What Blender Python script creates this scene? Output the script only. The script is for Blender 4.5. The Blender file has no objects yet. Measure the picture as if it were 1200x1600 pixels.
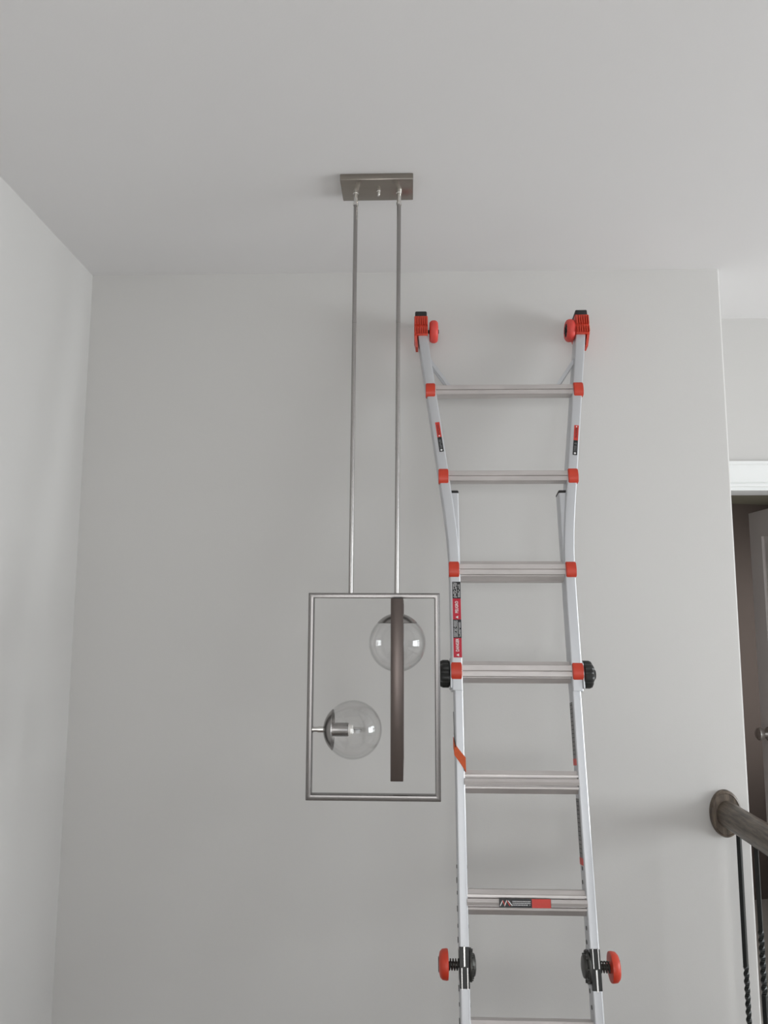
import bpy, bmesh, math, random
from math import sin, cos, pi, radians, exp, log
from mathutils import Vector, Matrix

random.seed(4)
S = bpy.context.scene
C = S.collection

# ------------------------------------------------------------------ camera
cam_d = bpy.data.cameras.new('camera')
cam = bpy.data.objects.new('camera', cam_d); C.objects.link(cam)
cam_d.sensor_fit = 'VERTICAL'; cam_d.sensor_height = 36.0
cam_d.lens = 36.0 * 1202 / 1600
cam_d.clip_start = 0.02
EYE = 1.55
pitch, yaw, roll = 0.1322193, 0.03196036, 0.00309532
fw = Vector((-sin(yaw)*cos(pitch), cos(yaw)*cos(pitch), sin(pitch)))
r0 = Vector((cos(yaw), sin(yaw), 0)); u0 = r0.cross(fw)
rt = r0*cos(roll) + u0*sin(roll); up = u0*cos(roll) - r0*sin(roll)
M = Matrix((rt, up, -fw)).transposed().to_4x4()
M.translation = Vector((0, 0, EYE))
cam.matrix_world = M
S.camera = cam

# ------------------------------------------------------------------ world, lights, exposure
S.view_settings.view_transform = 'Standard'
S.view_settings.look = 'None'
S.view_settings.gamma = 1.0
S.view_settings.use_curve_mapping = False
S.view_settings.exposure = 0.0
W = bpy.data.worlds.new('sky'); S.world = W; W.use_nodes = True
wn = W.node_tree.nodes; wl = W.node_tree.links
bgn = wn['Background']; bgn.inputs[1].default_value = 2.0
bgn.inputs[0].default_value = (0.86, 0.93, 1.0, 1)

CEIL = EYE + 1.2156          # ceiling height
XL, XR, D = -1.1436, 1.099, 2.62     # left wall, free end of the back wall, back wall
XE, YB, YH = 5.2, -3.2, 3.09         # right wall, rear wall, hall wall
LOW = -1.29                          # stairwell landing under the ladder

def area(name, loc, rot, sx, sy, power, col):
    d = bpy.data.lights.new(name, 'AREA'); d.shape = 'RECTANGLE'
    d.size = sx; d.size_y = sy; d.energy = power; d.color = col
    o = bpy.data.objects.new(name, d); C.objects.link(o)
    o.location = loc; o.rotation_euler = rot
    return o
# daylight coming in through the three windows (each lamp sits just outside its panes)
area('daylight', (XE+0.35, 1.05, 1.45), (0, radians(90), 0), 1.75, 2.4, 198, (0.94, 0.975, 1.0))
area('daylight', (XE+0.35, 2.84, 1.45), (0, radians(90), 0), 1.75, 0.4, 34, (0.94, 0.975, 1.0))
area('daylight', (2.1, YB-0.35, 1.5), (radians(90), 0, 0), 2.0, 1.8, 9, (1.0, 0.985, 0.96))
area('daylight', (-0.1, YB-0.35, 1.5), (radians(90), 0, 0), 1.4, 1.8, 40, (1.0, 0.985, 0.96))

area('closet_fill', (2.25, 4.1, 1.3), (0, radians(90), 0), 1.2, 0.6, 4.0, (1.0, 0.97, 0.93))  # added unseen fill lamp that brightens the closet interior

# ------------------------------------------------------------------ materials
def mat(name, col, rough=0.5, metal=0.0, var=0.0, vscale=8.0, bump=0.0, bscale=300.0, stretch=None, spec=0.5):
    m = bpy.data.materials.new(name); m.use_nodes = True
    nt = m.node_tree; n = nt.nodes; l = nt.links
    b = n['Principled BSDF']
    b.inputs['Base Color'].default_value = (*col, 1)
    b.inputs['Roughness'].default_value = rough
    b.inputs['Metallic'].default_value = metal
    b.inputs['Specular IOR Level'].default_value = spec
    tc = n.new('ShaderNodeTexCoord')
    src = tc.outputs['Object']
    if stretch:
        mp = n.new('ShaderNodeMapping'); mp.inputs['Scale'].default_value = stretch
        l.new(src, mp.inputs[0]); src = mp.outputs[0]
    if var:
        t = n.new('ShaderNodeTexNoise'); t.inputs['Scale'].default_value = vscale
        t.inputs['Detail'].default_value = 4
        l.new(src, t.inputs['Vector'])
        mx = n.new('ShaderNodeMix'); mx.data_type = 'RGBA'
        mx.inputs[6].default_value = (*[c*(1-var) for c in col], 1)
        mx.inputs[7].default_value = (*[min(1, c*(1+var)) for c in col], 1)
        l.new(t.outputs['Fac'], mx.inputs[0]); l.new(mx.outputs[2], b.inputs['Base Color'])
    if bump:
        t = n.new('ShaderNodeTexNoise'); t.inputs['Scale'].default_value = bscale
        l.new(src, t.inputs['Vector'])
        bp = n.new('ShaderNodeBump'); bp.inputs['Strength'].default_value = bump
        bp.inputs['Distance'].default_value = 0.0006
        l.new(t.outputs['Fac'], bp.inputs['Height']); l.new(bp.outputs[0], b.inputs['Normal'])
    return m

PAINT = mat('greige_paint', (0.60, 0.589, 0.572), 0.75, var=0.02, vscale=1.2, bump=0.25, bscale=260, spec=0.25)
CEILP = mat('ceiling_paint', (0.775, 0.765, 0.762), 0.9, var=0.015, vscale=1.5, bump=0.2, bscale=200, spec=0.2)
TRIM = mat('white_trim_paint', (0.82, 0.83, 0.82), 0.4)
DOORP = mat('door_paint', (0.62, 0.58, 0.56), 0.5)
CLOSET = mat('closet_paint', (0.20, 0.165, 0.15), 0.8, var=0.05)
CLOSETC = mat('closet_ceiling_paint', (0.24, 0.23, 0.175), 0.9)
ALU = mat('brushed_aluminium', (0.60, 0.61, 0.63), 0.46, 0.7, var=0.05, vscale=30, stretch=(1, 1, 0.08), bump=0.1, bscale=90)
ALUR = mat('worn_warm_lit_rung_aluminium', (0.58, 0.545, 0.53), 0.42, 0.6, var=0.16, vscale=40, stretch=(0.25, 1, 1), bump=0.3, bscale=120)  # worn metal; a pinkish reflection from below is tinted into its colour
CASTM = mat('dark_cast_metal', (0.07, 0.07, 0.065), 0.4, 0.6, var=0.3, vscale=60)
ORANGE = mat('orange_plastic', (0.60, 0.050, 0.022), 0.4, var=0.05, vscale=60)
REDW = mat('red_wheel_rubber', (0.68, 0.065, 0.05), 0.5, var=0.06, vscale=80)
BLACK = mat('black_plastic', (0.012, 0.013, 0.012), 0.38)
RUBBER = mat('black_rubber', (0.02, 0.018, 0.018), 0.7)
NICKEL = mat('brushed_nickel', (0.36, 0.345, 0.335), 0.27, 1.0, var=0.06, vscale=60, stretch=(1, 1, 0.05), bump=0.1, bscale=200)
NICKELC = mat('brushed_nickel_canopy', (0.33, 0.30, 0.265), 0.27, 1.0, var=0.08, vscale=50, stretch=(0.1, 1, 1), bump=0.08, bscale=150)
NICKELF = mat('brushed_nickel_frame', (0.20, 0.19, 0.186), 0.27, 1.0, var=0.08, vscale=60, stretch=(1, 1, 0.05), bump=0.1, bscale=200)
SILVER = mat('polished_steel', (0.75, 0.74, 0.72), 0.25, 1.0)
STICKB = mat('black_print', (0.015, 0.015, 0.017), 0.45)
STICKR = mat('red_print', (0.62, 0.045, 0.028), 0.45)
STICKC = mat('crimson_print', (0.52, 0.012, 0.035), 0.45)
STICKW = mat('white_print', (0.80, 0.80, 0.80), 0.5)
STICKG = mat('grey_print', (0.30, 0.30, 0.30), 0.5)
STRIPG = mat('dull_grey_print', (0.19, 0.185, 0.18), 0.5)
TAPE = mat('orange_strap_fabric', (0.62, 0.10, 0.025), 0.7, var=0.15, vscale=120)
CERAM = mat('white_ceramic', (0.8, 0.78, 0.74), 0.35)
IRON = mat('black_wrought_iron', (0.022, 0.024, 0.023), 0.42, 0.5, var=0.1, vscale=70, bump=0.3, bscale=200)

def wood(name, c1, c2, rough, scale, stretch, rot=(0, 0, 0)):
    m = bpy.data.materials.new(name); m.use_nodes = True
    nt = m.node_tree; n = nt.nodes; l = nt.links; b = n['Principled BSDF']
    b.inputs['Roughness'].default_value = rough
    tc = n.new('ShaderNodeTexCoord'); mp = n.new('ShaderNodeMapping')
    mp.inputs['Scale'].default_value = stretch; mp.inputs['Rotation'].default_value = rot
    l.new(tc.outputs['Object'], mp.inputs[0])
    t = n.new('ShaderNodeTexNoise'); t.inputs['Scale'].default_value = scale
    t.inputs['Detail'].default_value = 8; t.inputs['Roughness'].default_value = 0.65
    l.new(mp.outputs[0], t.inputs['Vector'])
    r = n.new('ShaderNodeValToRGB')
    r.color_ramp.elements[0].position = 0.36; r.color_ramp.elements[0].color = (*c1, 1)
    r.color_ramp.elements[1].position = 0.66; r.color_ramp.elements[1].color = (*c2, 1)
    l.new(t.outputs['Fac'], r.inputs[0]); l.new(r.outputs[0], b.inputs['Base Color'])
    return m
RAILW = wood('stained_rail_wood', (0.048, 0.038, 0.029), (0.175, 0.142, 0.11), 0.38, 9, (14, 1.2, 14))
ROSEW = wood('stained_rosette_wood', (0.05, 0.038, 0.028), (0.20, 0.155, 0.115), 0.42, 9, (10, 10, 1.5))
FLOORL = mat('pale_carpet', (0.56, 0.53, 0.50), 0.95, var=0.08, vscale=90, bump=0.5, bscale=400)
FLOORW = wood('warm_floor_wood', (0.20, 0.085, 0.045), (0.36, 0.18, 0.10), 0.3, 3, (7, 0.8, 1))

def glass(name, tint=1.0):
    m = bpy.data.materials.new(name); m.use_nodes = True
    nt = m.node_tree; n = nt.nodes; l = nt.links
    n.remove(n['Principled BSDF'])
    tr = n.new('ShaderNodeBsdfTransparent'); tr.inputs[0].default_value = (tint, tint, tint, 1)
    gl = n.new('ShaderNodeBsdfGlossy'); gl.inputs['Roughness'].default_value = 0.01
    lw = n.new('ShaderNodeLayerWeight'); lw.inputs[0].default_value = 0.5
    pw = n.new('ShaderNodeMath'); pw.operation = 'POWER'; pw.inputs[1].default_value = 5.0
    fr = n.new('ShaderNodeMath'); fr.operation = 'MULTIPLY_ADD'; fr.inputs[1].default_value = 0.75; fr.inputs[2].default_value = 0.04
    l.new(lw.outputs['Facing'], pw.inputs[0]); l.new(pw.outputs[0], fr.inputs[0])
    mx = n.new('ShaderNodeMixShader')
    l.new(fr.outputs[0], mx.inputs[0]); l.new(tr.outputs[0], mx.inputs[1]); l.new(gl.outputs[0], mx.inputs[2])
    l.new(mx.outputs[0], n['Material Output'].inputs[0])
    return m
GLASS = glass('clear_blown_glass', 0.985)
PANE = glass('window_glass', 1.0)

# ------------------------------------------------------------------ mesh helpers
def link(name, bm, m, parent=None, smooth=False, angle=35):
    me = bpy.data.meshes.new(name)
    bmesh.ops.recalc_face_normals(bm, faces=bm.faces)
    bm.to_mesh(me); bm.free()
    me.materials.append(m)
    if smooth:
        me.polygons.foreach_set('use_smooth', [True]*len(me.polygons))
        me.set_sharp_from_angle(angle=radians(angle))
    o = bpy.data.objects.new(name, me); C.objects.link(o)
    if parent: o.parent = parent
    return o
def box(bm, x0, x1, y0, y1, z0, z1, bev=0.0, seg=2, rot=None):
    b = bmesh.new()
    vs = [b.verts.new((x, y, z)) for x in (x0, x1) for y in (y0, y1) for z in (z0, z1)]
    for f in ((0,1,3,2),(4,6,7,5),(0,4,5,1),(2,3,7,6),(0,2,6,4),(1,5,7,3)):
        b.faces.new([vs[i] for i in f])
    bmesh.ops.recalc_face_normals(b, faces=b.faces)
    if bev: bmesh.ops.bevel(b, geom=list(b.edges), offset=bev, segments=seg, profile=0.5, affect='EDGES')
    if rot: bmesh.ops.transform(b, matrix=rot, verts=b.verts)
    merge(bm, b)
def merge(bm, b):
    t = bpy.data.meshes.new('t'); b.to_mesh(t); b.free(); bm.from_mesh(t); bpy.data.meshes.remove(t)
def prism(bm, poly, x0, x1, axis='x', bev=0.0):
    """poly of 2-D points extruded from x0 to x1 along the axis; x: (y,z)  y: (x,z)  z: (x,y)"""
    def P(a, p):
        return {'x': (a, p[0], p[1]), 'y': (p[0], a, p[1]), 'z': (p[0], p[1], a)}[axis]
    b = bmesh.new()
    A = [b.verts.new(P(x0, p)) for p in poly]; B = [b.verts.new(P(x1, p)) for p in poly]
    b.faces.new(A); b.faces.new(B[::-1])
    n = len(poly)
    for i in range(n): b.faces.new((A[i], B[i], B[(i+1) % n], A[(i+1) % n]))
    bmesh.ops.recalc_face_normals(b, faces=b.faces)
    if bev: bmesh.ops.bevel(b, geom=list(b.edges), offset=bev, segments=2, profile=0.5, affect='EDGES')
    merge(bm, b)
def lathe(bm, prof, seg=32, axis='z', at=(0, 0, 0)):
    """prof: list of (radius, height)"""
    rings = []
    def P(r, h, a):
        c, s = r*cos(a), r*sin(a)
        v = {'z': (c, s, h), 'x': (h, c, s), 'y': (c, h, s)}[axis]
        return (v[0]+at[0], v[1]+at[1], v[2]+at[2])
    for r, h in prof:
        if r < 1e-6: rings.append([bm.verts.new(P(0, h, 0))])
        else: rings.append([bm.verts.new(P(r, h, 2*pi*k/seg)) for k in range(seg)])
    for a, b in zip(rings, rings[1:]):
        for k in range(seg):
            k2 = (k+1) % seg
            if len(a) == 1 and len(b) == 1: continue
            if len(a) == 1: bm.faces.new((a[0], b[k], b[k2]))
            elif len(b) == 1: bm.faces.new((a[k], b[0], a[k2]))
            else: bm.faces.new((a[k], b[k], b[k2], a[k2]))
    for rg, first in ((rings[0], 1), (rings[-1], 0)):
        if len(rg) > 1 and prof_closed: bm.faces.new(rg)
prof_closed = True
def tube(bm, p0, p1, r, seg=16):
    p0, p1 = Vector(p0), Vector(p1); d = p1-p0
    q = d.to_track_quat('Z', 'Y').to_matrix().to_4x4(); q.translation = p0
    b = bmesh.new(); lathe(b, [(r, 0), (r, d.length)], seg)
    bmesh.ops.transform(b, matrix=q, verts=b.verts); merge(bm, b)
def nb(): return bmesh.new()
def empty(name, loc, rot=(0, 0, 0)):
    o = bpy.data.objects.new(name, None); C.objects.link(o)
    o.location = loc; o.rotation_euler = rot; o.empty_display_size = 0.1
    return o
def tag(o, label, cat=None, group=None):
    o['label'] = label
    if cat: o['category'] = cat
    if group: o['group'] = group
    return o
def struct(name, bm, m, label, smooth=False):
    o = link(name, bm, m, smooth=smooth); o['kind'] = 'structure'; o['label'] = label; return o
def copy_tree(o, parent=None):
    c = o.copy(); C.objects.link(c); c.parent = parent
    for ch in list(o.children): copy_tree(ch, c)
    return c

# ------------------------------------------------------------------ the room
T = 0.12
b = nb(); box(b, XL-T, XE+T, YB-T, YH+1.8, CEIL, CEIL+T)
struct('ceiling', b, CEILP, 'flat pale grey ceiling')
b = nb(); box(b, XL-T, XL, YB-T, D, LOW-T, CEIL)
struct('wall_left', b, PAINT, 'bare light greige wall at left')
# back wall: a thick wall that ends in a free outside corner
b = nb()
box(b, XL-T, XR, D, YH, LOW-T, CEIL)
we = [e for e in b.edges if all(abs(v.co.x-XR) < 1e-5 for v in e.verts) and all(abs(v.co.y-D) < 1e-5 for v in e.verts)]
bmesh.ops.bevel(b, geom=we, offset=0.008, segments=4, profile=0.5, affect='EDGES')
struct('wall_back', b, PAINT, 'greige wall behind the ladder and pendant, ending in an outside corner', smooth=True)
# hall wall with the closet opening
OX0, OX1, OH = 1.13, 1.655, 2.046
b = nb()
box(b, XR, OX0-0.02, YH, YH+T, -0.3, CEIL); box(b, OX0-0.02, OX1+0.02, YH, YH+T, OH+0.018, CEIL); box(b, OX1+0.02, XE+T, YH, YH+T, -0.3, CEIL)
struct('wall_hall', b, PAINT, 'hall wall above the white door casing')
def wall_hole(name, axis, pos0, pos1, a0, a1, z0, z1, holes, label):
    b = nb(); holes = sorted(holes); x = a0
    def bx(p, q, r, s):
        if axis == 'x': box(b, pos0, pos1, p, q, r, s)
        else: box(b, p, q, pos0, pos1, r, s)
    for (h0, h1, hz0, hz1) in holes:
        bx(x, h0, z0, z1); bx(h0, h1, z0, hz0); bx(h0, h1, hz1, z1); x = h1
    bx(x, a1, z0, z1)
    struct(name, b, PAINT, label)
wall_hole('wall_right', 'x', XE, XE+T, YB-T, YH+T, -0.3, CEIL, [(-0.15, 2.25, 0.6, 2.3), (2.64, 3.03, 0.6, 2.3)], 'window wall on the right')
wall_hole('wall_rear', 'y', YB-T, YB, XL-T, XE+T, -0.3, CEIL, [(-0.8, 0.6, 0.6, 2.4), (1.1, 3.1, 0.6, 2.4)], 'window wall behind the viewer')
def window(name, axis, pos, a0, a1, z0, z1, nx, nz):
    f = nb()
    def bx(m, p, q, r, s, d0, d1):
        if axis == 'x': box(m, pos+d0, pos+d1, p, q, r, s)
        else: box(m, p, q, pos-d1, pos-d0, r, s)
    w = 0.06
    bx(f, a0, a0+w, z0, z1, 0.02, 0.09); bx(f, a1-w, a1, z0, z1, 0.02, 0.09)
    bx(f, a0+w, a1-w, z0, z0+w, 0.02, 0.09); bx(f, a0+w, a1-w, z1-w, z1, 0.02, 0.09)
    o = link(name, f, TRIM); o['kind'] = 'structure'; o['label'] = 'white window frame with muntins'
    for k in range(1, nx):
        m = nb(); x = a0+(a1-a0)*k/nx; bx(m, x-0.014, x+0.014, z0+w, z1-w, 0.04, 0.07); link('muntin', m, TRIM, o)
    for k in range(1, nz):
        m = nb(); z = z0+(z1-z0)*k/nz; bx(m, a0+w, a1-w, z-0.014, z+0.014, 0.042, 0.068); link('muntin', m, TRIM, o)
    g = nb(); bx(g, a0+w, a1-w, z0+w, z1-w, 0.053, 0.057); link('pane', g, PANE, o)
window('window_1', 'x', XE, -0.15, 2.25, 0.6, 2.3, 4, 2)
window('window_4', 'x', XE, 2.64, 3.03, 0.6, 2.3, 1, 2)
window('window_2', 'y', YB, -0.8, 0.6, 0.6, 2.4, 2, 2)
window('window_3', 'y', YB, 1.1, 3.1, 0.6, 2.4, 4, 2)
# floors
b = nb(); box(b, XR-0.12, XE+T, 0.9, YH+1.8, -0.30, 0); box(b, XL, XE+T, YB-T, 0.9, -0.30, 0)
struct('floor', b, FLOORL, 'pale upper floor around the stairwell')
b = nb(); box(b, XL-T, XR, 0.8, D, LOW-T, LOW)
struct('floor_landing', b, FLOORW, 'wooden landing at the foot of the ladder')
b = nb(); box(b, XR-0.12, XR, 0.9, D, LOW, -0.30); box(b, XL, XR, 0.8, 0.9, LOW, -0.30)
struct('wall_stairwell', b, PAINT, 'greige wall lining the stairwell under the upper floor')
# closet beyond the opening: walls and ceiling only
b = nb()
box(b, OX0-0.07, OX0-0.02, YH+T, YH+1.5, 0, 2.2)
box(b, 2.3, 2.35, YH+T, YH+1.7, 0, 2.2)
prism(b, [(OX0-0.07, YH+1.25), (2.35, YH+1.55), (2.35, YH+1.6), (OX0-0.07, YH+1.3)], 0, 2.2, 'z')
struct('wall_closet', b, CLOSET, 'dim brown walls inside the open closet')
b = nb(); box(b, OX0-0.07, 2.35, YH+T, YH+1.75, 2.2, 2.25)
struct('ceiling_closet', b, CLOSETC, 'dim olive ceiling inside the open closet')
# door frame and casing
b = nb()
box(b, OX0-0.02, OX0, YH-0.004, YH+T+0.004, 0, OH+0.0); box(b, OX1, OX1+0.02, YH-0.004, YH+T+0.004, 0, OH)
box(b, OX0-0.02, OX1+0.02, YH-0.004, YH+T+0.004, OH, OH+0.018)
struct('trim_1', b, TRIM, 'white jamb lining of the closet door opening')
b = nb()
prof = [(YH, OH+0.014), (YH-0.012, OH+0.014), (YH-0.014, OH+0.017), (YH-0.014, OH+0.026), (YH-0.010, OH+0.029), (YH-0.016, OH+0.033),
        (YH-0.018, OH+0.10), (YH-0.024, OH+0.105), (YH-0.024, OH+0.116), (YH, OH+0.118)]
prism(b, prof, XR+0.001, OX1+0.118, 'x')
box(b, OX1+0.012, OX1+0.118, YH-0.02, YH, 0, OH+0.014, 0.003)
struct('trim_2', b, TRIM, 'white moulded casing over the closet door opening')
# closet door, swung inward almost square to the wall
DW = 0.52; DT = 0.035
hx, hy = OX1+0.026, YH+T+0.012
ang = math.atan2(0.41, -0.028)
dr = empty('door_1', (hx-0.0, hy, 0), (0, 0, ang))
dr['kind'] = 'structure'; dr['label'] = 'open dim greige panelled door swung into the closet'
b = nb(); DZ = 2.03; st = 0.105; iny = -0.012
DW = 0.46
box(b, 0, st, 0, DT, 0.012, DZ, 0.0015); box(b, DW-st, DW, 0, DT, 0.012, DZ, 0.0015)
for z0, z1 in ((0.012, 0.22), (0.86, 1.02), (DZ-0.12, DZ)): box(b, st, DW-st, 0, DT, z0, z1)
box(b, st, DW-st, 0.012, DT-0.012, 0.02, DZ-0.02)
link('door_leaf', b, DOORP, dr)
for z0, z1 in ((0.25, 0.83), (1.05, DZ-0.15)):
    b = nb(); box(b, st+0.025, DW-st-0.025, 0.004, DT-0.004, z0, z1, 0.006); link('door_panel', b, DOORP, dr)
b = nb()
kz = 1.022; kx = DW-0.068
lathe(b, [(0.0, DT-0.002), (0.032, DT-0.002), (0.032, DT+0.004), (0.027, DT+0.009), (0.012, DT+0.012), (0.010, DT+0.022), (0.017, DT+0.026),
          (0.026, DT+0.032), (0.029, DT+0.042), (0.027, DT+0.051), (0.018, DT+0.057), (0.0, DT+0.059)], 28, 'y', (kx, 0, kz))
k = link('door_knob', b, SILVER, dr, smooth=True)

# ------------------------------------------------------------------ pendant light
PY = 2.05
pl = empty('pendant_light', (-0.0875, PY, CEIL))
tag(pl, 'brushed nickel pendant light with crossed rectangular frames and two clear glass globes', 'pendant light')
ox, oz = -0.0875, CEIL
def L(x, y, z): return (x-ox, y-PY, z-oz)
b = nb()
prism(b, [(-0.102, -0.0555), (0.102, -0.0555), (0.102, 0.0555), (-0.102, 0.0555)], -0.0185, 0.0, 'z', 0.0022)
link('canopy', b, NICKELC, pl, smooth=True)
b = nb(); lathe(b, [(0, -0.036), (0.0035, -0.035), (0.0045, -0.031), (0.0045, -0.022), (0.006, -0.0215), (0.006, -0.0185)], 16, 'z', (0.004, 0, 0))
tag(link('finial', b, SILVER, pl, smooth=True), 'small polished centre screw')
ends = [((-0.1485, CEIL-0.0185), (-0.1535, EYE+0.0575)), ((-0.0255, CEIL-0.0185), (-0.0315, EYE+0.0575))]
for (xa, za), (xb, zb) in ends:
    def at(t): return Vector(L(xa+(xb-xa)*t, PY, za+(zb-za)*t))
    r = nb()
    for t0, t1 in ((0.04, 0.34), (0.345, 0.655), (0.66, 1.0)): tube(r, at(t0-0.006), at(t1+0.002), 0.0058, 16)
    for t in (0.342, 0.657): tube(r, at(t-0.0035), at(t+0.0035), 0.0061, 16)
    ro = link('rod', r, NICKEL, pl, smooth=True)
    s = nb(); tube(s, at(-0.0), at(0.008), 0.0082, 20); tube(s, at(0.006), at(0.034), 0.0060, 20); tube(s, at(0.034), at(0.040), 0.0076, 20)
    link('swivel_collar', s, SILVER, ro, smooth=True)
FZ0, FZ1 = EYE-0.4715, EYE+0.0555
def ring(bm, a0, a1, z0, z1, w, d0, d1, bev, axis):
    """rectangular frame of four mitred bars; axis y: lies in x-z, axis x: lies in y-z"""
    o = [(a0, z0), (a1, z0), (a1, z1), (a0, z1)]; i = [(a0+w, z0+w), (a1-w, z0+w), (a1-w, z1-w), (a0+w, z1-w)]
    bb = nb()
    def P(p, d): return (p[0], d, p[1]) if axis == 'y' else (d, p[0], p[1])
    V = [[bb.verts.new(P(p, d)) for p in q] for q in (o, i) for d in (d0, d1)]
    of, ob, inf, ib = V
    for k in range(4):
        k2 = (k+1) % 4
        bb.faces.new((of[k], of[k2], inf[k2], inf[k])); bb.faces.new((ob[k], ib[k], ib[k2], ob[k2]))
        bb.faces.new((of[k], ob[k], ob[k2], of[k2])); bb.faces.new((inf[k], inf[k2], ib[k2], ib[k]))
    bmesh.ops.recalc_face_normals(bb, faces=bb.faces)
    bmesh.ops.bevel(bb, geom=list(bb.edges), offset=bev, segments=2, profile=0.5, affect='EDGES'); merge(bm, bb)
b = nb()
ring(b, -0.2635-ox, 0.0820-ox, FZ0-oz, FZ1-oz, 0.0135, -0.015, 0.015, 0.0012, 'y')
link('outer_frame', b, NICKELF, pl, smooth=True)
# the narrower frame set at right angles, seen edge-on
cx = -0.0285
b = nb()
ring(b, -0.130, 0.130, EYE-0.399-oz, EYE+0.0395-oz, 0.010, cx-ox-0.0155, cx-ox+0.0155, 0.0012, 'x')
link('cross_frame', b, mat('dark_reflection_nickel', (0.125, 0.103, 0.095), 0.36, 1.0, var=0.06, vscale=40, stretch=(1, 1, 0.05)), pl, smooth=True)  # same nickel, darkened: the dim room's reflection is put into the colour
b = nb(); box(b, cx-ox-0.012, cx-ox+0.012, -0.02, 0.02, EYE+0.038-oz, EYE+0.0435-oz, 0.001); link('frame_joint', b, BLACK, pl)
def globe(center, axis):
    """axis: unit vector from globe centre to its cap"""
    q = Vector(axis).to_track_quat('Z', 'Y').to_matrix().to_4x4(); q.translation = Vector(center)
    R = 0.0745
    def part(name, bm, m, par, **k):
        bmesh.ops.transform(bm, matrix=q, verts=bm.verts); return link(name, bm, m, par, **k)
    global prof_closed
    prof_closed = False
    b = nb()
    pr = [(R*sin(t), R*cos(t)) for t in [radians(36)+radians(144)*k/40 for k in range(41)]]
    pi_ = [((R-0.0022)*sin(t), (R-0.0022)*cos(t)) for t in [radians(36)+radians(144)*k/40 for k in range(41)]]
    lathe(b, pr[:-1]+[(0, -R)], 64); lathe(b, pi_[:-1]+[(0, -R+0.0022)], 64)
    g = part('globe_shade', b, GLASS, pl, smooth=True, angle=180)
    prof_closed = True
    b = nb()
    # domed cap, a little flatter than the globe
    Rc = 0.0685; a0 = math.asin(0.0525/Rc)
    top = 0.0778; base = top-(Rc-Rc*cos(a0))
    cp = [(Rc*sin(a0*k/12), top-Rc+Rc*cos(a0*k/12)) for k in range(13)]
    cin = [((Rc-0.002)*sin(a0*k/12), top-0.002-(Rc-0.002)+(Rc-0.002)*cos(a0*k/12)) for k in range(12, -1, -1)]
    lathe(b, cp+cin, 48)
    cpo = part('shade_cap', b, NICKEL, pl, smooth=True)
    b = nb(); lathe(b, [(0, 0.012), (0.0165, 0.012), (0.0175, 0.014), (0.0175, 0.0755), (0, 0.0755)], 28)
    so = part('socket', b, NICKEL, pl, smooth=True)
    b = nb(); lathe(b, [(0.0135, 0.0125), (0.0125, 0.002), (0.0085, 0.0), (0.0085, 0.012)], 24)
    part('socket_insulator', b, CERAM, so, smooth=True)
    b = nb(); lathe(b, [(0, -0.034), (0.003, -0.033), (0.0055, -0.029), (0.0062, -0.024), (0.0062, -0.004), (0.005, 0.002), (0, 0.002)], 20)
    part('bulb', b, GLASS, so, smooth=True)
    b = nb(); tube(b, (0.0016, 0, -0.022), (0.0016, 0, 0), 0.0005, 6); tube(b, (-0.0016, 0, -0.022), (-0.0016, 0, 0), 0.0005, 6); tube(b, (-0.0016, 0, -0.022), (0.0016, 0, -0.022), 0.0008, 6)
    part('filament', b, CASTM, so)
    return g
g2 = L(-0.1440, PY, EYE-0.297); globe(g2, (-1, 0, 0))
g1 = L(-0.0295, PY, EYE-0.0750); globe(g1, (0, 0, 1))
b = nb()
tube(b, (g2[0]-0.078, 0, g2[2]), (-0.2515-ox, 0, g2[2]), 0.0064, 16); tube(b, (g2[0]-0.075, 0, g2[2]), (g2[0]-0.092, 0, g2[2]), 0.0080, 20)
tube(b, (-0.251-ox, 0, g2[2]), (-0.2475-ox, 0, g2[2]), 0.0085, 20)
link('stem', b, SILVER, pl, smooth=True)
b = nb(); tube(b, (g1[0], 0, g1[2]+0.078), (g1[0], 0, EYE+0.031-oz), 0.0065, 16); link('stem', b, SILVER, pl, smooth=True)

# ------------------------------------------------------------------ articulated ladder
TH = radians(78.95)
U = Vector((0, cos(TH), sin(TH)))
UB = 3.645
P0 = Vector((0, 2.4684, 0.73498+EYE))
CS = 0.3155
ld = empty('extension_ladder', P0 - U*UB + Vector((CS, 0, 0)), (-(pi/2-TH), 0, 0))
tag(ld, 'aluminium multi-position ladder with orange rung locks leaning on the back wall', 'ladder')
HU = -1.6765
# local coordinates: x = s-CS, y = depth behind the front plane, z = u+UB
def Z(u): return u+UB
def mir(u): return 2*HU-u
def off(u): return 0.0 if u < -0.85 else 0.125*0.045*log(1+exp((u+0.53)/0.045))
def rail(x_in, x_out, us, y0, y1, r=0.005, flare=False, dn=False):
    """rounded rectangular rail; x_in/x_out signed positions; swept along u"""
    bm = nb(); rings = []
    xa, xb = min(x_in, x_out), max(x_in, x_out); sg = 1 if x_out > 0 else -1
    sec = []
    for (cx_, cy_, a0) in ((xb-r, y1-r, 0), (xa+r, y1-r, 90), (xa+r, y0+r, 180), (xb-r, y0+r, 270)):
        for k in range(5):
            a = radians(a0+22.5*k); sec.append((cx_+r*cos(a), cy_+r*sin(a)))
    for u in us:
        d = sg*off(u) if flare else 0
        rings.append([bm.verts.new((x+d, y, Z(mir(u) if dn else u))) for x, y in sec])
    n = len(sec)
    for A, B in zip(rings, rings[1:]):
        for k in range(n): bm.faces.new((A[k], A[(k+1) % n], B[(k+1) % n], B[k]))
    bm.faces.new(rings[0]); bm.faces.new(rings[-1][::-1])
    return bm
flus = [-0.97, -0.8] + [-0.72+0.02*k for k in range(20)] + [-0.2, 0.1, 0.235]
HALF_O, HALF_I = 0.190, 0.1835
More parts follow.
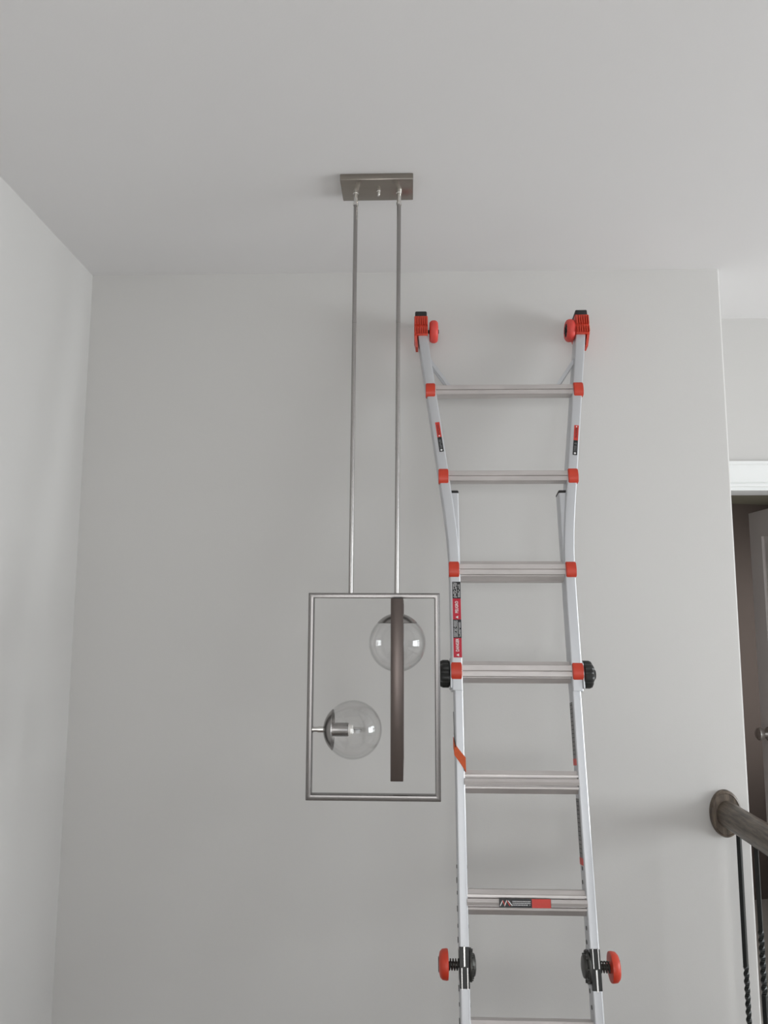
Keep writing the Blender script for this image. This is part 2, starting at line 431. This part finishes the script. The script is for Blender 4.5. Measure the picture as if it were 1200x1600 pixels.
def prism_y(poly, x0, x1):
    bm = nb(); prism(bm, poly, x0, x1, 'x'); return bm
def half(dn):
    m = mir if dn else (lambda u: u)
    sgn = -1 if dn else 1
    def zz(u): return Z(m(u))
    for sd in (-1, 1):
        o = link('outer_rail', rail(sd*(HALF_O-0.0325), sd*HALF_O, flus, 0.0, 0.062, flare=True, dn=dn), ALU, ld, smooth=True)
        i = link('inner_rail', rail(sd*(HALF_I-0.0265), sd*HALF_I, [-1.64, -0.36], 0.007, 0.056, dn=dn), ALU, ld, smooth=True)
        # plastic cap on the hidden end of the inner rail
        c = nb(); xa, xb = sorted((sd*(HALF_I-0.027), sd*(HALF_I+0.0005)))
        z0, z1 = sorted((zz(-0.361), zz(-0.350))); box(c, xa, xb, 0.0065, 0.0565, z0, z1, 0.004)
        link('rail_cap', c, RUBBER, i, smooth=True)
        # a rivet hole row near the hinge
        for q, u in enumerate((-1.44, -1.475, -1.505, -1.545, -1.585, -1.62)):
            h = nb(); xo = sd*(HALF_I+0.0) ; xi = sd*(HALF_I-0.0265)
            tube(h, (xo-sd*0.001, 0.031+0.008*(q % 2), zz(u)), (xo+sd*0.0016, 0.031+0.008*(q % 2), zz(u)), 0.0075 if q % 2 else 0.005, 14)
            link('rivet', h, CASTM, i, smooth=True); h = nb()
            tube(h, (xi+sd*0.001, 0.026+0.010*(q % 2), zz(u)), (xi-sd*0.0012, 0.026+0.010*(q % 2), zz(u)), 0.0055, 14)
            link('rivet', h, CASTM, i, smooth=True)
    # rungs of the outer ladder, with the orange sleeves that close over the rail
    for k in range(4):
        uc = -0.3048*k
        w = HALF_O+off(uc)-0.031
        f = 1 if not dn else -1
        p = [(0.034, -0.0150), (0.036, 0.0), (0.034, 0.0150), (0.005, 0.0190), (0.0012, 0.0180), (0.0, 0.0165), (0.0, 0.0020), (0.0045, 0.0011), (0.0045, -0.0011), (0.0006, -0.0020), (0.0008, -0.0150), (0.006, -0.0175)]
        p = [(y, zz(uc)+z) for y, z in p]
        link('rung', prism_y(p, -w-0.002, w+0.002), ALUR, ld)
        for sd in (-1, 1):
            x1 = sd*(HALF_O+off(uc)+0.0015); x0 = sd*(HALF_O+off(uc)-0.0295)
            q = [(0.016, -0.024), (-0.001, -0.024), (-0.0065, -0.019), (-0.0095, -0.009), (-0.0105, 0), (-0.0095, 0.009), (-0.0065, 0.019), (-0.001, 0.024), (0.016, 0.024)]
            s = nb(); prism(s, [(y, zz(uc)+z) for y, z in q], min(x0, x1), max(x0, x1), 'x')
            bmesh.ops.bevel(s, geom=[e for e in s.edges if abs(e.verts[0].co.x-e.verts[1].co.x) < 1e-6], offset=0.002, segments=2, affect='EDGES')
            link('rung_sleeve', s, ORANGE, ld, smooth=True, angle=40)
    # rungs of the inner ladder: ribbed tread profile
    for k in range(2, 6):
        uc = -0.3048*k
        w = HALF_I-0.026
        p = [(0.050, 0.0285), (0.017, 0.0300), (0.0125, 0.0195), (0.0085, 0.0185), (0.0085, 0.0128), (0.0185, 0.0120), (0.0185, 0.0096),
             (0.0065, 0.0085), (0.0035, 0.0), (0.0065, -0.0085), (0.0185, -0.0096), (0.0185, -0.0118), (0.0085, -0.0128), (0.0095, -0.0185), (0.020, -0.0318), (0.052, -0.030), (0.055, 0)]
        p = [(y, zz(uc)+z) for y, z in p]
        link('tread_rung', prism_y(p, -w-0.002, w+0.002), ALUR, ld)
half(False); half(True)
# the top end: brackets, rubber tips, wheels, braces
def top_end(dn):
    m = mir if dn else (lambda u: u)
    def zz(u): return Z(m(u))
    for sd in (-1, 1):
        xo = sd*(HALF_O+off(0.26)); X0, X1 = sorted((xo-sd*0.040, xo+sd*0.006))
        s = nb()
        poly = [(-0.007, 0.205), (-0.010, 0.245), (-0.008, 0.278), (0.075, 0.278), (0.078, 0.225), (0.068, 0.205)]
        prism(s, [(y, zz(u)) for y, u in poly], X0, X1, 'x', 0.003)
        xs = sorted((xo+sd*0.002, xo-sd*0.003+sd*0.006))
        ps = [(-0.004, 0.21), (0.06, 0.21), (0.045, 0.168), (0.012, 0.168)]
        A_ = [s.verts.new((xo+sd*(0.006-0.125*(0.21-u)), y, zz(u))) for y, u in ps]
        B_ = [s.verts.new((xo-sd*(0.002+0.125*(0.21-u)), y, zz(u))) for y, u in ps]
        s.faces.new(A_); s.faces.new(B_[::-1])
        for q in range(4): s.faces.new((A_[q], B_[q], B_[(q+1) % 4], A_[(q+1) % 4]))
        for q in range(6):      # moulded ribs in two rows
            x = X0+0.0045+0.0075*q
            for ua, ub in ((0.208, 0.229), (0.238, 0.270)):
                a, c_ = sorted((zz(ua), zz(ub))); box(s, x-0.0020, x+0.0020, -0.0175, -0.004, a, c_, 0.001)
        bk = link('foot_bracket', s, ORANGE, ld, smooth=True, angle=40)
        s = nb(); a, c_ = sorted((zz(0.274), zz(0.298))); box(s, X0+0.003, X1-0.003, -0.006, 0.080, a, c_, 0.004)
        link('rubber_tip', s, RUBBER, bk, smooth=True)
        wx = xo-sd*0.0605 if sd < 0 else xo-sd*0.0545
        wy, wz = 0.020, zz(0.232)
        s = nb(); R_ = 0.0385; h = 0.0145
        lathe(s, [(0.022, -h*0.8), (0.027, -h), (R_-0.008, -h*0.98), (R_-0.003, -h*0.75), (R_, -h*0.3), (R_, h*0.3), (R_-0.003, h*0.75), (R_-0.008, h*0.98), (0.027, h), (0.022, h*0.8)], 40, 'x', (wx, wy, wz))
        wh = link('wheel', s, REDW, bk, smooth=True, angle=60)
        s = nb(); lathe(s, [(0, -h*0.86), (0.023, -h*0.86), (0.023, h*0.86), (0, h*0.86)], 28, 'x', (wx, wy, wz))
        for q in range(5):
            a = 2*pi*q/5; lathe(s, [(0, -h*1.05), (0.004, -h*1.05), (0.004, h*1.05), (0, h*1.05)], 10, 'x', (wx, wy+0.014*cos(a), wz+0.014*sin(a)))
        lathe(s, [(0, -h*1.2), (0.007, -h*1.2), (0.007, h*1.2), (0, h*1.2)], 16, 'x', (wx, wy, wz))
        link('wheel_hub', s, RUBBER, bk, smooth=True)
        s = nb(); tube(s, (wx, wy, wz), (xo-sd*0.02, wy, wz), 0.0055, 14); link('axle', s, CASTM, bk, smooth=True)
        # diagonal brace, a bent flat bar from rail to first rung
        for dy in (0.014, 0.040):
            s = nb(); A = Vector((sd*(HALF_O+off(0.115)-0.028), dy, zz(0.120))); B = Vector((sd*0.1725, dy, zz(0.012)))
            dv = (B-A).normalized(); nr = Vector((-dv.z, 0, dv.x))*0.0055
            vs = [s.verts.new(p) for p in (A-nr, B-nr, B+nr, A+nr)]
            f = s.faces.new(vs); e = bmesh.ops.extrude_face_region(s, geom=[f])
            bmesh.ops.translate(s, verts=[v for v in e['geom'] if isinstance(v, bmesh.types.BMVert)], vec=(0, 0.003, 0))
            link('brace', s, ALU, ld)
top_end(False); top_end(True)

# lock knobs where the sections clamp together
def star(bm, x0, x1, R_, lobes, y, z, dep, seg=72, cap=0.004):
    sg = 1 if x1 > x0 else -1
    pr = [(0.30, x0), (0.86, x0+sg*0.001), (1.0, x0+sg*0.005), (1.0, x1-sg*0.012), (0.93, x1-sg*0.005), (0.75, x1-sg*0.001), (0.38, x1), (0.34, x1+sg*0.006), (0.0, x1+sg*0.007)]
    rings = []
    for f, x in pr:
        if f == 0: rings.append([bm.verts.new((x, y, z))]); continue
        rg = []
        for k in range(seg):
            a = 2*pi*k/seg
            lo = dep*(0.5+0.5*cos(lobes*a))**1.6 if f > 0.5 else 0
            r = R_*f*(1-lo); rg.append(bm.verts.new((x, y+r*cos(a), z+r*sin(a))))
        rings.append(rg)
    bm.faces.new(rings[0])
    for A, B in zip(rings, rings[1:]):
        for k in range(seg):
            if len(B) == 1: bm.faces.new((A[k], B[0], A[(k+1) % seg]))
            else: bm.faces.new((A[k], B[k], B[(k+1) % seg], A[(k+1) % seg]))
for dn in (False, True):
    for sd in (-1, 1):
        u = -0.920
        z = Z(mir(u) if dn else u)
        s = nb()
        star(s, sd*(HALF_O+0.003), sd*(HALF_O+0.036), 0.0405, 6, 0.030, z, 0.22)
        k = link('lock_knob', s, BLACK, ld, smooth=True, angle=40)
        s = nb(); xs = sorted((sd*(HALF_O-0.001), sd*(HALF_O+0.004)))
        prism(s, [(-0.002+0.0, z+0.028), (0.02, z+0.044), (0.045, z+0.044), (0.062, z+0.028), (0.062, z-0.044), (-0.002, z-0.044)], xs[0], xs[1], 'x', 0.0015)
        link('knob_plate', s, ALU, k)

# the two folding hinges half-way down
for sd in (-1, 1):
    xc = sd*(HALF_I-0.0132)
    zc = Z(HU)
    s = nb()
    box(s, xc-0.013, xc+0.013, 0.004, 0.056, zc-0.050, zc+0.046, 0.001)
    hg = link('hinge', s, BLACK, ld)
    s = nb()
    spec = ((0, 0.0022, 0.001, 0.048), (-0.0075, 0.0014, -0.052, -0.001), (0.0075, 0.0014, -0.052, -0.001))
    if sd > 0: spec = ((-0.0065, 0.0013, 0.001, 0.048), (0.0075, 0.0013, 0.001, 0.048), (0.0, 0.0024, -0.052, -0.001))
    for dx, hw_, za, zb in spec:
        s = nb(); box(s, xc+dx-hw_, xc+dx+hw_, 0.000, 0.058, zc+za, zc+zb, 0.0005)
        tag(link('hinge_plate', s, SILVER, hg), 'bright steel hinge plate')
    s = nb()
    xi = xc-sd*0.0135
    pr = [(0, xi), (0.038, xi), (0.040, xi-sd*0.002), (0.040, xi-sd*0.006), (0.030, xi-sd*0.008), (0.026, xi-sd*0.015), (0.014, xi-sd*0.018), (0, xi-sd*0.018)]
    lathe(s, pr, 40, 'x', (0, 0.030, zc))
    for q in range(8):
        a = 2*pi*q/8; lathe(s, [(0, xi), (0.004, xi), (0.004, xi-sd*0.0105), (0, xi-sd*0.0105)], 12, 'x', (0, 0.030+0.034*cos(a), zc+0.034*sin(a)))
    link('hinge_disc', s, CASTM, hg, smooth=True)
    # spring between hinge and palm button
    s = nb(); turns = 4.5; n = 110; x0 = xc+sd*0.013; x1 = x0+sd*0.031; prev = None
    for k in range(n+1):
        t = k/n; a = 2*pi*turns*t; c0 = Vector((x0+(x1-x0)*t, 0.030, zc))
        rad = Vector((0, cos(a), sin(a))); R_ = 0.0130
        rg = []
        for j in range(7):
            bb = 2*pi*j/7; rg.append(s.verts.new(c0+rad*(R_+0.0018*cos(bb))+Vector((0.0018*sin(bb), 0, 0))))
        if prev:
            for j in range(7): s.faces.new((prev[j], prev[(j+1) % 7], rg[(j+1) % 7], rg[j]))
        prev = rg
    tube(s, (x0, 0.030, zc), (x1, 0.030, zc), 0.0075, 16)
    link('spring', s, CASTM, hg, smooth=True)
    s = nb()
    lathe(s, [(0, x1-sd*0.003), (0.030, x1-sd*0.003), (0.0365, x1-sd*0.002), (0.0375, x1+sd*0.002), (0.036, x1+sd*0.013), (0.030, x1+sd*0.019), (0.018, x1+sd*0.022), (0, x1+sd*0.0225)], 40, 'x', (0, 0.030, zc))
    link('palm_button', s, ORANGE, hg, smooth=True, angle=50)
    s = nb(); box(s, *sorted((x1+sd*0.016, x1+sd*0.0236)), 0.022, 0.038, zc-0.018, zc+0.018, 0.002); link('button_inset', s, BLACK, hg)

# ---- stickers: thin plates lying on rail and rung faces, with print
def sticker(name, cx_, cu, w, h, m, y=-0.0004, ang=0.0, par=None, t=0.0006, label=None, flat=True):
    s = nb(); box(s, -w/2, w/2, -t, 0, -h/2, h/2)
    bmesh.ops.transform(s, matrix=Matrix.Translation((cx_, y, Z(cu))) @ Matrix.Rotation(ang, 4, 'Y'), verts=s.verts)
    o = link(name, s, m, par or ld)
    if label: tag(o, label)
    return o
def text(name, body, cx_, cu, size, m, par, y, ang=0.0, sx=1.0):
    cu_ = bpy.data.curves.new(name, 'FONT'); cu_.body = body; cu_.size = size
    cu_.align_x = 'CENTER'; cu_.align_y = 'CENTER'; cu_.extrude = 0.0; cu_.offset = size*0.022; cu_.resolution_u = 2
    o = bpy.data.objects.new(name, cu_); C.objects.link(o)
    bpy.context.view_layer.update()
    me = bpy.data.meshes.new_from_object(o.evaluated_get(bpy.context.evaluated_depsgraph_get()))
    bpy.data.objects.remove(o); bpy.data.curves.remove(cu_)
    me.transform(Matrix.Translation((cx_, y, Z(cu))) @ Matrix.Rotation(ang, 4, 'Y') @ Matrix.Rotation(pi/2, 4, 'X') @ Matrix.Diagonal((sx, 1, 1, 1)))
    me.materials.clear(); me.materials.append(m)
    o = bpy.data.objects.new(name, me); C.objects.link(o); o.parent = par
    return o
def lines(par, cx_, cu, w, h, n, m, y, ang=0.0, seed=1, name='small_print'):
    """rows of tiny print: words of uneven length"""
    rnd = random.Random(seed); s = nb()
    for i in range(n):
        yy = -h/2+h*(i+0.5)/n; x = -w/2
        while x < w/2-0.0006:
            l = min(rnd.uniform(0.0012, 0.0045), w/2-x)
            if rnd.random() < 0.9: box(s, x, x+l, -0.0002, 0, yy-h/n*0.2, yy+h/n*0.2)
            x += l+0.0007
    bmesh.ops.transform(s, matrix=Matrix.Translation((cx_, y, Z(cu))) @ Matrix.Rotation(ang, 4, 'Y'), verts=s.verts)
    o = link(name, s, m, par); o['kind'] = 'stuff'; return o
def tri(par, cx_, cu, r, m, y, ang=0.0):
    s = nb(); prism(s, [(-r, -r*0.8), (r, -r*0.8), (0, r)], -0.0002, 0, 'y')
    bmesh.ops.transform(s, matrix=Matrix.Translation((cx_, y, Z(cu))) @ Matrix.Rotation(ang, 4, 'Y'), verts=s.verts)
    return link('warning_triangle', s, m, par)
sx = 0.1447-CS
UPR = -pi/2
dl = sticker('warning_label', sx, -0.7625, 0.0245, 0.2275, STICKC, label='long red and black warning sticker down the left rail')
blk = [(-0.6487, -0.7000), (-0.7620, -0.8180)]
for i, (a, c_) in enumerate([(-0.6487, -0.7005), (-0.7640, -0.8190)]):
    p = sticker('print_block', sx, (a+c_)/2, 0.0247, a-c_, STICKB, y=-0.0011, par=dl, t=0.0002)
    lines(dl, sx-0.0045, (a+c_)/2, (a-c_)-0.006, 0.0125, 4, STICKW, -0.0014, UPR, seed=5+i)
    lines(dl, sx+0.007, (a+c_)/2-0.002, (a-c_)-0.012, 0.007, 2, STICKW, -0.0014, UPR, seed=15+i)
text('lettering', 'PELIGRO', sx, -0.7265, 0.0130, STICKW, dl, -0.0014, UPR, 0.72)
text('lettering', 'DANGER', sx, -0.8400, 0.0130, STICKW, dl, -0.0014, UPR, 0.72)
tri(dl, sx, -0.7570, 0.0042, STICKW, -0.0014, UPR); tri(dl, sx, -0.8690, 0.0042, STICKW, -0.0014, UPR)
# red and black stickers on the flared top rails
sl = math.atan(0.125)
for sd, xx, uu in ((-1, 0.1007-CS, -0.170), (1, 0.5365-CS, -0.183)):
    a = sl*sd
    def pt(du): return xx+sd*0.125*du, uu+du
    x_, u_ = pt(0.026); st_ = sticker('caution_label', x_, u_, 0.0140, 0.053, STICKR, ang=a, label='red and black sticker on flared top rail')
    lines(st_, x_, u_, 0.036, 0.008, 3, STICKB, -0.0012, a+UPR, seed=20+sd)
    x_, u_ = pt(-0.026); p = sticker('print_block', x_, u_, 0.0140, 0.051, STICKB, y=-0.0005, ang=a, par=st_)
    x_, u_ = pt(-0.024); lines(st_, x_, u_, 0.030, 0.008, 3, STICKG, -0.0013, a+UPR, seed=30+sd)
    x_, u_ = pt(-0.0455); s = nb(); lathe(s, [(0, -0.0012), (0.0034, -0.0012), (0.0034, -0.0005), (0, -0.0005)], 18, 'y', (x_, 0, Z(u_))); link('white_dot', s, STICKW, st_)
    x_, u_ = pt(0.004 if sd < 0 else 0.047); s = nb(); lathe(s, [(0, -0.0013), (0.0022, -0.0013), (0.0022, -0.0005), (0, -0.0005)], 14, 'y', (x_, 0, Z(u_))); link('white_dot', s, STICKW, st_)
# sticker on the lowest visible tread rung
rl = sticker('rung_label', 0.3095-CS, -1.5245, 0.1375, 0.0215, STICKB, y=0.0034, t=0.0012, label='black and red sticker on the rung')
sticker('print_block', 0.3525-CS, -1.5245, 0.0500, 0.0217, STICKR, y=0.0021, par=rl, t=0.0002)
lines(rl, 0.300-CS, -1.5245, 0.048, 0.013, 3, STICKW, 0.0020, 0, seed=44)
lines(rl, 0.353-CS, -1.5255, 0.040, 0.006, 2, ORANGE, 0.0018, 0, seed=47)
for i, (dx, a) in enumerate(((-0.012, 0.5), (-0.006, -0.45), (-0.001, 0.45), (0.006, -0.6), (0.011, -0.7))):
    sticker('slash_mark', 0.2590-CS+dx, -1.5245, 0.0022, 0.016, STICKW if i % 2 == 0 else STICKR, y=0.0021, ang=a, par=rl, t=0.0002)
# grey instruction strips with red ends on the inner face of the right rail
for sd in (1,):
    xi = sd*(HALF_I-0.0265)
    for ua, ub in ((-1.000, -1.172), (-1.262, -1.430)):
        x0, x1 = sorted((xi-sd*0.0008, xi+sd*0.001))
        s = nb(); box(s, x0, x1, 0.013, 0.050, Z(ub), Z(ua)); st_ = link('instruction_strip', s, STRIPG, ld)
        x0, x1 = sorted((xi-sd*0.0012, xi))
        s = nb(); box(s, x0, x1, 0.012, 0.051, Z(ub)-0.002, Z(ub)+0.016); link('strip_end', s, STICKR, st_)
        s = nb()
        for q in range(13):
            z = Z(ua)-0.008-(ua-ub-0.036)*q/12
            for yy in (0.017, 0.027, 0.037): box(s, x0, x1, yy, yy+0.007, z-0.0012, z+0.0012)
        o = link('small_print', s, STICKB, st_); o['kind'] = 'stuff'
# orange strap wound diagonally round the left rail
s = nb(); hw = HALF_I
xa, xb = -hw-0.001, -hw+0.0265+0.001
pts = [((xa, 0.0555), -1.098, -1.128), ((xa, 0.006), -1.118, -1.150), ((xb, 0.006), -1.156, -1.192), ((xb, 0.0555), -1.176, -1.207), ((xa, 0.0580), -1.098, -1.128)]
t = 0.0016; ring_o = []
cxm, cym = (xa+xb)/2, 0.031
for (x, y), ut, ub in pts[:4]:
    ex = -1 if x < cxm else 1; ey = -1 if y < cym else 1
    ring_o.append([s.verts.new((x, y, Z(ut))), s.verts.new((x, y, Z(ub))), s.verts.new((x+ex*t, y+ey*t, Z(ub))), s.verts.new((x+ex*t, y+ey*t, Z(ut)))])
for A, B in zip(ring_o, ring_o[1:]):
    for k in range(4): s.faces.new((A[k], B[k], B[(k+1) % 4], A[(k+1) % 4]))
s.faces.new(ring_o[0]); s.faces.new(ring_o[-1][::-1])
strap = link('strap', s, TAPE, ld); strap['label'] = 'orange strap wound round the left rail'
s = nb(); tube(s, (-hw-0.003, 0.010, Z(-1.030)), (-hw-0.002, 0.008, Z(-1.090)), 0.0008, 8); tube(s, (-hw-0.002, 0.008, Z(-1.090)), (-hw+0.001, 0.003, Z(-1.128)), 0.0010, 8)
link('strap_cord', s, RUBBER, strap)

# ------------------------------------------------------------------ stair guard: rail, rosette, twisted balusters
RX, RZ = 1.0205, 0.9175
hr = empty('stair_guardrail', (RX, D, 0))
tag(hr, 'dark stained wooden handrail with round wall rosette over twisted black iron balusters', 'railing')
NE = 0.98   # y of newel post, behind the frame edge
b = nb()
prof = []
for k in range(28):
    a = 2*pi*k/28; x = 0.0345*cos(a); z = 0.0430*sin(a)
    if z < -0.028: z = -0.028-(-(z+0.028))*0.75
    prof.append((x, z+RZ))
prism(b, prof, -0.018, NE-D+0.02, 'y')
link('handrail', b, RAILW, hr, smooth=True)
b = nb(); rings = []
for f, y in ((1.0, 0.0), (1.0, -0.010), (0.955, -0.0165), (0.88, -0.019), (0.86, -0.017), (0.80, -0.0175)):
    rings.append([b.verts.new((0.0495*f*cos(2*pi*k/48)-0.002, y, 0.0735*f*sin(2*pi*k/48)+RZ+0.001)) for k in range(48)])
b.faces.new(rings[0]); b.faces.new(rings[-1][::-1])
for A, B in zip(rings, rings[1:]):
    for k in range(48): b.faces.new((A[k], A[(k+1) % 48], B[(k+1) % 48], B[k]))
link('rosette', b, ROSEW, hr, smooth=True)
def baluster(y, spans):
    bm = nb(); rings = []; z = 0.0; tw = 0.0; h = 0.0058
    zs = []
    zz_ = 0.0
    while zz_ < RZ-0.02: zs.append(zz_); zz_ += 0.006
    zs.append(RZ-0.02)
    prev = 0
    for z in zs:
        if any(a <= z <= c_ for a, c_ in spans): tw += (z-prev)*2*pi/0.085
        prev = z
        rings.append([bm.verts.new((RX-0.010-RX+h*1.414*cos(tw+pi/4+pi/2*k), y-D+h*1.414*sin(tw+pi/4+pi/2*k), z)) for k in range(4)])
    for A, B in zip(rings, rings[1:]):
        for k in range(4): bm.faces.new((A[k], A[(k+1) % 4], B[(k+1) % 4], B[k]))
    bm.faces.new(rings[0]); bm.faces.new(rings[-1][::-1])
    return link('baluster', bm, IRON, hr)
y = 2.50; i = 0
while y > NE+0.08:
    baluster(y, [(0.10, 0.512)] if i % 2 == 0 else [(0.485, 0.655), (0.12, 0.30)]); y -= 0.118; i += 1
b = nb(); box(b, -0.045, 0.045, NE-0.09-D, NE-D, 0, 1.05, 0.004); box(b, -0.056, 0.056, NE-0.101-D, NE+0.011-D, 1.05, 1.075, 0.006)
link('newel_post', b, RAILW, hr)
